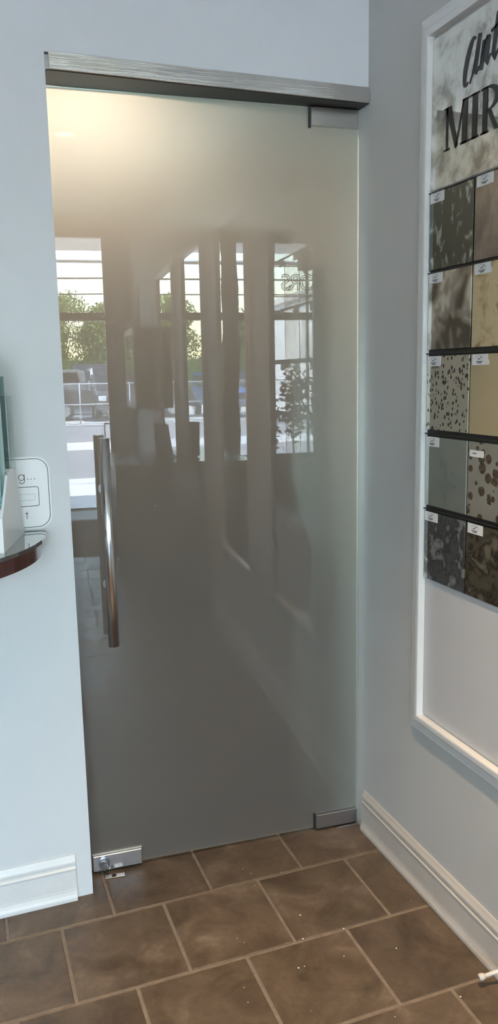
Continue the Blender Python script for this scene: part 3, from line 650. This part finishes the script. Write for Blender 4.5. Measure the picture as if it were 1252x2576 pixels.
# mirrored chest
ch = empty('mirrored_chest', (-.175, -2.9, 0)); tag(ch, 'mirrored chest of drawers with crystal knobs below the wall mirrors', 'chest')
bm = B(); box(bm, (-.165, -.34, .43), (.155, .34, .735), .003); mesh_obj('case', bm, dark_lac, ch)
bm = B(); box(bm, (-.185, -.36, .735), (.17, .36, .755), .003); tp = mesh_obj('top', bm, mir_lite, ch)
for sx in (-1, 1):
    for sy in (-1, 1):
        bm = B(); tube(bm, [(sx*.14, sy*.32, .43), (sx*.145, sy*.325, 0)], [.022, .013], 8); mesh_obj('leg', bm, dark_lac, ch)
for j, z in enumerate((.445, .592)):
    for k in range(2):
        yc = -.168+k*.336
        d_ = simple_box('drawer', (-.176, yc-.16, z), (-.165, yc+.16, z+.135), mir_lite, ch, .002)
        for s_ in (-1, 1):
            bm = B(); bmesh.ops.create_icosphere(bm, subdivisions=1, radius=.014, matrix=Matrix.Translation((-.192, yc+s_*.08, z+.068))); tube(bm, [(-.176, yc+s_*.08, z+.068), (-.185, yc+s_*.08, z+.068)], .005, 8)
            mesh_obj('knob', bm, chrome, d_)
# leaning framed samples on the chest
for i, (x, y, rz, tl_, lab) in enumerate(((-.07, -3.02, .2, -.32, 'black framed sample leaning back on the mirrored chest'), (-.09, -2.70, -.25, .38, 'pale framed sample tilted against the black one on the chest'))):
    e = empty('leaning_frame', (x, y, .757), rz); e.rotation_euler = (tl_, 0, rz); tag(e, lab, 'frame', 'framed samples on the chest')
    for a, b_ in (((-.10, -.01, 0), (-.08, .01, .24)), ((.06, -.01, 0), (.08, .01, .24)), ((-.08, -.01, 0), (.06, .01, .02)), ((-.08, -.01, .22), (.06, .01, .24))): simple_box('frame_bar', a, b_, black_m if i == 0 else steel_dk, e, .002)
    simple_box('frame_glass', (-.08, -.003, .02), (.06, .003, .22), mir_lite, e)
# dark counter
ct = empty('counter', (-.28, -3.98, 0)); tag(ct, 'low dark counter cabinet along the right wall before the entrance', 'counter')
bm = B(); box(bm, (-.24, -.54, .0), (.255, .54, .895), .004); mesh_obj('body', bm, dark_lac, ct)
bm = B(); box(bm, (-.26, -.555, .895), (.257, .555, .925), .004); mesh_obj('worktop', bm, noisy('dark_stone', [(.3, (.03, .03, .03)), (.7, (.06, .055, .05))], scale=20, rough=.2), ct)
for k in range(3):
    d_ = simple_box('cabinet_door', (-.252, -.52+k*.35, .08), (-.24, -.18+k*.35, .86), dark_lac, ct, .002)
    bm = B(); tube(bm, [(-.262, -.48+k*.35, .6), (-.262, -.48+k*.35, .74)], .005, 8); mesh_obj('handle', bm, chrome, d_)
# item on the counter
e = empty('tilted_display', (-.12, -3.9, .926), .6); tag(e, 'small dark tilted display on the dark counter', 'display')
bm = B(); prism(bm, [(0, 0), (.16, 0), (.05, .02), (.015, .26), (-.005, .26)], 1, -.09, .09); mesh_obj('easel_back', bm, black_m, e)
bm = B(); box(bm, (-.012, -.1, .01), (-.004, .1, .28), .001, M=Matrix.Rotation(-.03, 4, 'Y')); mesh_obj('face_plate', bm, mir_lite, e)
# wall cabinet (medicine cabinet) with glazed door
mc = empty('wall_cabinet', (0, -5.6, 1.27)); tag(mc, 'grey-brown wall cabinet with white glazed door near the entrance', 'cabinet')
mcm = noisy('taupe_paint', [(.3, (.20, .18, .165)), (.7, (.24, .215, .20))], scale=4, rough=.45)
bm = B(); box(bm, (-.165, -.45, 0), (-.0005, .45, .76), .003); mesh_obj('case', bm, mcm, mc)
dd = simple_box('door_panel', (-.185, -.45, 0), (-.166, .45, .76), plain('door_white', (.62, .6, .57), .4), mc, .003)
for y0 in (-.40, .03): simple_box('door_mirror', (-.189, y0, .06), (-.184, y0+.37, .70), mirror_m, dd)
vf = empty('slatted_wall_panel', (0, -6.65, 2.1)); tag(vf, 'small slatted panel on the wall above the cabinet', 'panel')
for k in range(5): simple_box('slat', (-.02, -.5+k*.22, 0), (-.0005, -.43+k*.22, .36), mcm, vf, .002)
simple_box('panel_rail', (-.025, -.53, .36), (-.0005, .55, .40), mcm, vf, .002)
# red entrance mat
mt_ = simple_box('entrance_mat', (-1.28, -6.45, .0006), (-.50, -4.62, .008), noisy('maroon_carpet', [(.3, (.085, .022, .018)), (.7, (.13, .035, .028))], scale=120, rough=.95, bump=.4, bscale=300)); tag(mt_, 'dark red entrance mat on the tile floor inside the front door', 'mat')
# rough column beside the entrance
random.seed(3)
bm = B(); rings = []
for i in range(22):
    z = 3.3*i/21; r0 = .125-.02*i/21+.012*math.sin(i*1.3); rings.append([])
    for k in range(16):
        a_ = 2*PI*k/16; rr_ = .82*r0*(1+.10*math.sin(3*a_+i*.35)+random.uniform(-.035, .035)); rings[-1].append(bm.verts.new((rr_*math.cos(a_), rr_*math.sin(a_), z)))
for a_, b_ in zip(rings, rings[1:]):
    for k in range(16): bm.faces.new([a_[k], a_[(k+1) % 16], b_[(k+1) % 16], b_[k]])
bm.faces.new(rings[0][::-1]); bm.faces.new(rings[-1])
o = mesh_obj('wooden_column', bm, noisy('weathered_wood', [(.3, (.16, .14, .12)), (.7, (.34, .31, .27))], scale=5, rough=.85, mapping=(3, 3, .5), bump=.6), smooth=True, loc=(-1.055, -6.5, 0)); tag(o, 'tall rough grey-brown column beside the entrance door', 'column')
# pendant lamps
for i, (x, y, z, lab) in enumerate(((-1.42, -6.75, 2.78, 'square dark pendant lamp hanging by the entrance column'), (-1.95, -6.5, 2.72, 'square dark pendant lamp hanging before the lettered window'), (-2.25, -6.7, 2.86, 'small dark pendant lamp nearest the window plants'))):
    e = empty('pendant_lamp', (x, y, z)); tag(e, lab, 'lamp', 'pendant lamps by the storefront')
    bm = B(); s_ = .07 if i < 2 else .05
    prism(bm, [(-s_, -s_), (s_, -s_), (s_, s_), (-s_, s_)], 2, 0, .2); mesh_obj('shade', bm, plain('shade_dark', (.05, .045, .04), .6) if i == 0 else bpy.data.materials['shade_dark'], e)
    bm = B(); tube(bm, [(0, 0, .2), (0, 0, CZ-z)], .004, 6); mesh_obj('cord', bm, black_m, e)
    bm = B(); bmesh.ops.create_icosphere(bm, subdivisions=2, radius=.03, matrix=Matrix.Translation((0, 0, -.01))); mesh_obj('bulb', bm, white_gloss, e)
# potted plants in the window
leafd = noisy('dark_leaf', [(.3, (.012, .03, .008)), (.7, (.035, .08, .02))], scale=9, rough=.4)
def leaves(bm, n, c, R_, size, rnd, flat=1.0):
    for _ in range(n):
        d = Vector((rnd.gauss(0, 1), rnd.gauss(0, 1), rnd.gauss(0, 1))).normalized()*(rnd.random()**.45)
        p = Vector(c)+Vector((d.x*R_[0], d.y*R_[1], d.z*R_[2])); s_ = size*rnd.uniform(.6, 1.3)
        a = Vector((rnd.gauss(0, 1), rnd.gauss(0, 1), rnd.gauss(0, 1))).normalized(); b_ = a.cross(Vector((rnd.gauss(0, 1), rnd.gauss(0, 1), rnd.gauss(0, 1)))).normalized()
        bm.faces.new([bm.verts.new(p-a*s_), bm.verts.new(p+b_*s_*.5), bm.verts.new(p+a*s_), bm.verts.new(p-b_*s_*.5)])
rnd = random.Random(4)
for i, (x, y, hgt, lab) in enumerate(((-1.95, -6.98, 1.75, 'leafy dark potted plant at the left of the lettered window'), (-2.29, -6.98, 1.7, 'leafy dark potted plant in the middle of the lettered window'), (-1.60, -6.98, 1.45, 'shorter potted plant with a red bloom near the entrance column'))):
    e = empty('potted_plant', (x, y, 0)); tag(e, lab, 'plant', 'potted plants at the storefront window')
    bm = B(); tube(bm, [(0, 0, 0), (0, 0, .05), (0, 0, .38), (0, 0, .4)], [.11, .12, .15, .15], 20); mesh_obj('pot', bm, dark_lac, e)
    bm = B(); tube(bm, [(0, 0, .38), (.02, .0, .8), (-.01, .01, hgt-.2)], [.014, .011, .006], 8); mesh_obj('stem', bm, plain('bark', (.08, .05, .03), .8) if i == 0 else bpy.data.materials['bark'], e)
    bm = B(); leaves(bm, 420, (0, 0, hgt-.50), (.17, .15, .55), .045, rnd); o = mesh_obj('foliage', bm, leafd, e); o['kind'] = 'stuff'
    if i == 2:
        bm = B(); bmesh.ops.create_icosphere(bm, subdivisions=2, radius=.05, matrix=Matrix.Translation((.0, .02, hgt+.03))); mesh_obj('bloom', bm, plain('red_bloom', (.6, .06, .08), .5), e)
# outlined lettering hanging inside the window (reads from the street)
cu = bpy.data.curves.new('window_lettering', 'FONT'); cu.body = 'MIRRORS'; cu.size = .27; cu.fill_mode = 'NONE'; cu.bevel_depth = .006; cu.align_x = 'CENTER'; cu.space_character = .8
tmp = bpy.data.objects.new('tmp', cu); COL.objects.link(tmp); dg = bpy.context.evaluated_depsgraph_get(); dg.update()
me = bpy.data.meshes.new_from_object(tmp.evaluated_get(dg)); bpy.data.objects.remove(tmp)
me.materials.clear(); me.materials.append(plain('sign_tube', (.10, .11, .12), .4))
wl_e = empty('window_lettering', (0, 0, 0)); tag(wl_e, 'outlined lettering on rails hanging in the upper storefront window', 'sign')
o = bpy.data.objects.new('outlined_word', me); COL.objects.link(o); o.location = (-2.36, FY+.08, 2.58); o.rotation_euler = (PI/2, 0, 0); o.parent = wl_e
bm = B(); tube(bm, [(-2.95, FY+.08, 2.86), (-1.75, FY+.08, 2.86)], .007, 6); tube(bm, [(-2.95, FY+.08, 2.50), (-1.75, FY+.08, 2.50)], .007, 6)
for x in (-2.9, -2.35, -1.8): tube(bm, [(x, FY+.08, 2.5), (x, FY+.08, 3.19)], .004, 6)
o = mesh_obj('hanging_rails', bm, bpy.data.materials['sign_tube'], wl_e)

# ------------------------------------------------------------------ outdoors
GZ = -.15
def ground(name, y0, y1, z, mat, lab, x0=-60, x1=60):
    o = simple_box(name, (x0, y0, z-.2), (x1, y1, z), mat); struct(o, lab, 'ground'); return o
conc = noisy('bright_concrete', [(.3, (.56, .54, .51)), (.7, (.64, .62, .59))], scale=1.2, rough=.9)
asph = noisy('worn_asphalt', [(.3, (.20, .195, .20)), (.7, (.26, .25, .255))], scale=1.5, rough=.95)
strip_dark = noisy('dark_strip', [(.3, (.10, .10, .105)), (.7, (.15, .148, .15))], scale=1.5, rough=.95)  # darker tone for the narrow strip beyond the pavement
ground('pavement', -10.7, FY-.13, -.05, conc, 'bright concrete pavement outside the entrance')
ground('driveway', -11.45, -10.7, GZ, strip_dark, 'dark strip beyond the pavement')
ground('driveway', -16.7, -11.45, GZ, asph, 'pale worn asphalt parking strip')
ground('sidewalk', -19.0, -16.7, GZ+.03, conc, 'bright concrete sidewalk across the lot')
ground('street', -27.2, -19.0, GZ, asph, 'grey street before the chain-link fence')
ground('lot', -70, -27.2, GZ, conc, 'sunlit car lot behind the fence')
bm = B(); box(bm, (-5.3, FY-1.25, 3.2), (.6, FY-.12, 3.42)); o = mesh_obj('entrance_canopy', bm, ceil_m); tag(o, 'pale canopy slab over the storefront entrance', 'canopy')
bm = B(); tube(bm, [(-5.3, FY-1.9, 3.16), (1.5, FY-1.9, 3.16)], .03, 8); tube(bm, [(-5.2, FY-1.9, 3.16), (-5.2, FY-1.9, GZ+.1)], .03, 8); tube(bm, [(1.4, FY-1.9, 3.16), (1.4, FY-1.9, GZ+.1)], .03, 8); o = mesh_obj('awning_rail', bm, steel_dk); tag(o, 'thin grey awning rail in front of the entrance canopy', 'rail')
# building mass above/right so the storefront reads as a building outside
o = simple_box('wall_facade', (-6, FY-.13, CZ+.1), (4, 3.5, 5.2), wall_m); struct(o, 'upper storey of the shop', 'wall')
# chain-link fence
fe = empty('chain_link_fence', (0, -27.6, GZ)); tag(fe, 'chain-link fence between the street and the car lot', 'fence')
galv = plain('galvanised', (.55, .56, .58), .4, .6)
for k in range(9):
    bm = B(); tube(bm, [(-9.5+k*2.4, 0, 0), (-9.5+k*2.4, 0, 1.5)], .03, 8); mesh_obj('post', bm, galv, fe)
for z in (1.46, .72, .03):
    bm = B(); tube(bm, [(-9.6, 0, z), (9.8, 0, z)], .022, 8); mesh_obj('rail', bm, galv, fe)
bm = B(); X = -9.5; hh = 1.42
while X < 9.7:
    for s_ in (-1, 1):
        x1 = X+s_*hh
        wd_ = .0035
        vs_ = [bm.verts.new(p) for p in ((X-wd_, .001*s_, .03), (X+wd_, .001*s_, .03), (x1+wd_, .001*s_, .03+hh), (x1-wd_, .001*s_, .03+hh))]
        bm.faces.new(vs_)
    X += .075
o = mesh_obj('wire_mesh', bm, galv, fe); o['kind'] = 'stuff'
# vehicles
tyre = plain('tyre', (.02, .02, .02), .8); rim = plain('rim', (.5, .5, .52), .3, .8); carglass = plain('car_glass', (.04, .045, .05), .08)
def vehicle(name, lab, prof, glassp, wheels, width, paint, loc, rz, pickup=False, hl=True):
    e = empty(name, loc, rz); tag(e, lab, 'car')
    bm = B(); prism(bm, prof, 1, -width/2, width/2)
    bmesh.ops.bevel(bm, geom=[ed for ed in bm.edges if abs(ed.verts[0].co.y-ed.verts[1].co.y) < 1e-5], offset=.05, segments=2, affect='EDGES', clamp_overlap=True)
    mesh_obj('body', bm, paint, e)
    for gp in glassp:
        bm = B(); prism(bm, gp, 1, -width/2-.004, width/2+.004); mesh_obj('side_window', bm, carglass, e)
    for wx in wheels:
        for sy in (-1, 1):
            bm = B(); tube(bm, [(wx, sy*(width/2-.20), .38), (wx, sy*(width/2+.02), .38)], .38, 24); wl = mesh_obj('wheel', bm, tyre, e)
            bm = B(); tube(bm, [(wx, sy*(width/2+.015), .38), (wx, sy*(width/2+.03), .38)], .23, 12); mesh_obj('hubcap', bm, rim, wl)
    if hl:
        L = max(p[0] for p in prof)
        for sy in (-1, 1): simple_box('headlight', (L-.06, sy*(width/2-.22)-.15, .78), (L+.015, sy*(width/2-.22)+.15, .98), plain('lens_white', (.85, .86, .88), .15) if 'lens_white' not in bpy.data.materials else bpy.data.materials['lens_white'], e, .02)
        simple_box('grille', (L-.05, -width/2+.42, .66), (L+.012, width/2-.42, .98), tyre, e, .01)
        simple_box('bumper', (L-.1, -width/2+.05, .42), (L+.06, width/2-.05, .60), plain('bumper_grey', (.12, .12, .13), .4) if 'bumper_grey' not in bpy.data.materials else bpy.data.materials['bumper_grey'], e, .03)
    return e
suv_p = [(-2.3, .45), (-2.35, 1.0), (-2.2, 1.72), (-1.9, 1.80), (.35, 1.80), (.95, 1.18), (2.15, 1.05), (2.3, .85), (2.3, .45)]
suv_g = [[(-2.0, 1.22), (-1.9, 1.66), (-.85, 1.68), (-.85, 1.22)], [(-.75, 1.22), (-.75, 1.68), (.25, 1.68), (.75, 1.22)]]
pk_p = [(-2.8, .5), (-2.85, 1.18), (-.95, 1.18), (-.9, 1.25), (-.75, 1.84), (.55, 1.86), (1.15, 1.25), (2.55, 1.12), (2.7, .9), (2.7, .5)]
pk_g = [[(-.75, 1.30), (-.62, 1.74), (-.05, 1.76), (-.05, 1.30)], [(.03, 1.30), (.03, 1.76), (.5, 1.76), (.92, 1.30)]]
def windshield(e, x0, z0, x1, z1, w_):
    bm = B(); p = [(x0, z0), (x1, z1), (x1-.02, z1), (x0-.02, z0)]; prism(bm, [(x+.03, z+.015) for x, z in p], 1, -w_/2+.12, w_/2-.12); mesh_obj('windshield', bm, carglass, e)
blackp = plain('black_paint', (.025, .027, .035), .2, **{'Coat Weight': 1.0}); whitep = plain('white_paint', (.75, .75, .76), .3); navyp = plain('charcoal_paint', (.05, .055, .065), .2, **{'Coat Weight': 1.0}); bluep = plain('blue_paint', (.05, .16, .42), .25, **{'Coat Weight': 1.0}); silverp = plain('silver_paint', (.35, .36, .38), .25, .5); redp = plain('red_paint', (.45, .04, .03), .25)
v = vehicle('pickup_truck', 'black pickup truck parked sideways behind the chain-link fence', pk_p, pk_g, (-1.75, 1.75), 1.95, blackp, (-2.15, -31.2, GZ), PI)
v = vehicle('suv', 'charcoal sport utility car facing the fence', suv_p, suv_g, (-1.45, 1.45), 1.95, navyp, (1.75, -31.2, GZ), PI/2); windshield(v, .95, 1.18, .35, 1.80, 1.95)
v = vehicle('suv', 'white sport utility car in the second row of the lot', suv_p, suv_g, (-1.45, 1.45), 1.95, whitep, (1.9, -36.2, GZ+.30), PI/2); windshield(v, .95, 1.18, .35, 1.80, 1.95)
v = vehicle('suv', 'black sport utility car at the back of the lot', suv_p, suv_g, (-1.45, 1.45), 1.95, blackp, (1.3, -41.0, GZ+.55), PI/2); windshield(v, .95, 1.18, .35, 1.80, 1.95)
v = vehicle('car', 'silver car behind the black pickup truck', suv_p, suv_g, (-1.45, 1.45), 1.9, silverp, (-1.6, -35.5, GZ+.25), PI)
v = vehicle('suv', 'blue sport utility car parked left of the pickup truck', suv_p, suv_g, (-1.45, 1.45), 1.95, bluep, (-6.2, -31.0, GZ), PI/2); windshield(v, .95, 1.18, .35, 1.80, 1.95)
# sign stand near the driveway
e = empty('sign_post', (.12, -12, GZ)); tag(e, 'low dark metal stand on the pavement outside the entrance', 'stand')
for x in (-.17, .17):
    bm = B(); tube(bm, [(x, 0, 0), (x, 0, .9)], .014, 8); mesh_obj('upright', bm, bronze_m, e)
bm = B(); tube(bm, [(-.18, 0, .9), (.18, 0, .9)], .016, 8); mesh_obj('crossbar', bm, bronze_m, e)
# trees
leaf_a = noisy('sunlit_leaves', [(.3, (.07, .13, .025)), (.6, (.16, .24, .05)), (.75, (.25, .33, .08))], scale=1.2, rough=.55)
leaf_b = noisy('deep_leaves', [(.3, (.035, .075, .02)), (.7, (.10, .16, .045))], scale=1.2, rough=.55)
bark = bpy.data.materials['bark']
def tree(x, y, h, R_, lab, leaf, seed, n=9500):
    rn = random.Random(seed); e = empty('tree', (x, y, GZ)); tag(e, lab, 'tree', 'trees behind the car lot')
    bm = B(); tube(bm, [(0, 0, 0), (.1, .05, h*.3), (-.05, 0, h*.55), (.1, 0, h*.8)], [.28, .22, .15, .04], 8)
    for k in range(5): a_ = k*1.3; tube(bm, [(0, 0, h*(.3+.06*k)), (math.cos(a_)*R_*.6, math.sin(a_)*R_*.6, h*(.5+.07*k))], [.09, .02], 6)
    mesh_obj('trunk', bm, bark, e)
    bm = B(); nc = 17
    for k in range(nc):
        a_ = rn.uniform(0, 2*PI); q = rn.random()**.6; zc = h*rn.uniform(.18, .93); rad = R_*(.75 if zc < h*.65 else .45)
        leaves(bm, n//nc, (math.cos(a_)*q*rad, math.sin(a_)*q*rad, zc), (R_*.42, R_*.42, R_*.38), .105, rn)
    o = mesh_obj('foliage', bm, leaf, e); o['kind'] = 'stuff'
for i, (x, y, h, R_, lab, lf) in enumerate(((-2.2, -48, 5.6, 2.1, 'low leafy tree behind the pickup truck', leaf_b), (1.9, -47.5, 5.9, 1.9, 'bright yellow-green sunlit tree behind the white car', leaf_a), (5.9, -48, 8.4, 2.0, 'tall tree at the right end of the tree row', leaf_b),
        (.2, -55, 7.2, 2.6, 'pale distant tree behind the sunlit tree', leaf_a), (3.9, -53.4, 8.2, 1.9, 'second distant tree right of the sunlit tree', leaf_b), (-6.6, -47.5, 6.6, 2.1, 'broad tree behind the blue car', leaf_a), (-10.9, -47.5, 5.6, 2.0, 'low tree at the left end of the tree row', leaf_b), (-4.5, -54, 7.0, 2.3, 'distant tree between the blue car and the pickup', leaf_b))):
    tree(x, y, h, R_, lab, lf, 20+i)
# hedge-like undergrowth so that no horizon shows below the crowns
for i, (x, lab) in enumerate(((-9.2, 'dark hedge at the left end of the lot'), (-3.3, 'dark hedge behind the silver car'), (2.6, 'dark hedge behind the white car'), (8.5, 'dark hedge at the right end of the lot'))):
    rn = random.Random(60+i); bm = B(); leaves(bm, 5200, (0, 0, 1.7), (2.75, .8, 1.75), .105, rn)
    box(bm, (-2.7, -.35, 0), (2.7, .35, 2.6)); o = mesh_obj('hedge', bm, leaf_b, loc=(x, -44.6, GZ)); tag(o, lab, 'hedge', 'hedges behind the lot', kind='stuff')
# overhead wires
for i, (z, r_) in enumerate(((6.05, .018), (4.72, .03), (4.22, .022), (7.1, .02))):
    bm = B(); tube(bm, [(-40, -25.5, z+.6), (-10, -25.2, z+.02), (0, -25, z), (10, -25, z+.15), (30, -25, z+.8)], r_, 6); o = mesh_obj('overhead_wire', bm, black_m); tag(o, ['overhead wire just above the tree tops', 'thick overhead cable crossing the tree crowns', 'lowest overhead cable crossing the trees', 'highest overhead wire against the sky'][i], 'wire', 'overhead wires along the street')
bm = B(); tube(bm, [(-13, -24.2, GZ), (-13, -24.2, 9)], .15, 10); tube(bm, [(-14, -24.2, 8.0), (-12, -24.2, 8.0)], .06, 8); o = mesh_obj('utility_pole', bm, bark); tag(o, 'wooden utility pole along the street', 'pole')
# white building across the lot (seen in the framed panel's mirrored view)
wb = empty('white_building', (-20, -34, GZ)); tag(wb, 'plain white building across the street to the left of the lot', 'building')
bm = B(); box(bm, (-11, -8, 0), (9, 6, 5.2)); mesh_obj('wall', bm, noisy('stucco', [(.3, (.62, .62, .62)), (.7, (.7, .7, .69))], scale=.6, rough=.85), wb)
bm = B(); box(bm, (-11.2, -8.2, 5.2), (9.2, 6.2, 5.5)); mesh_obj('parapet', bm, conc, wb)
for k in range(4): simple_box('window', (-9+k*4.5, 6.0, 1.4), (-7+k*4.5, 6.06, 3.2), carglass, wb, .02)
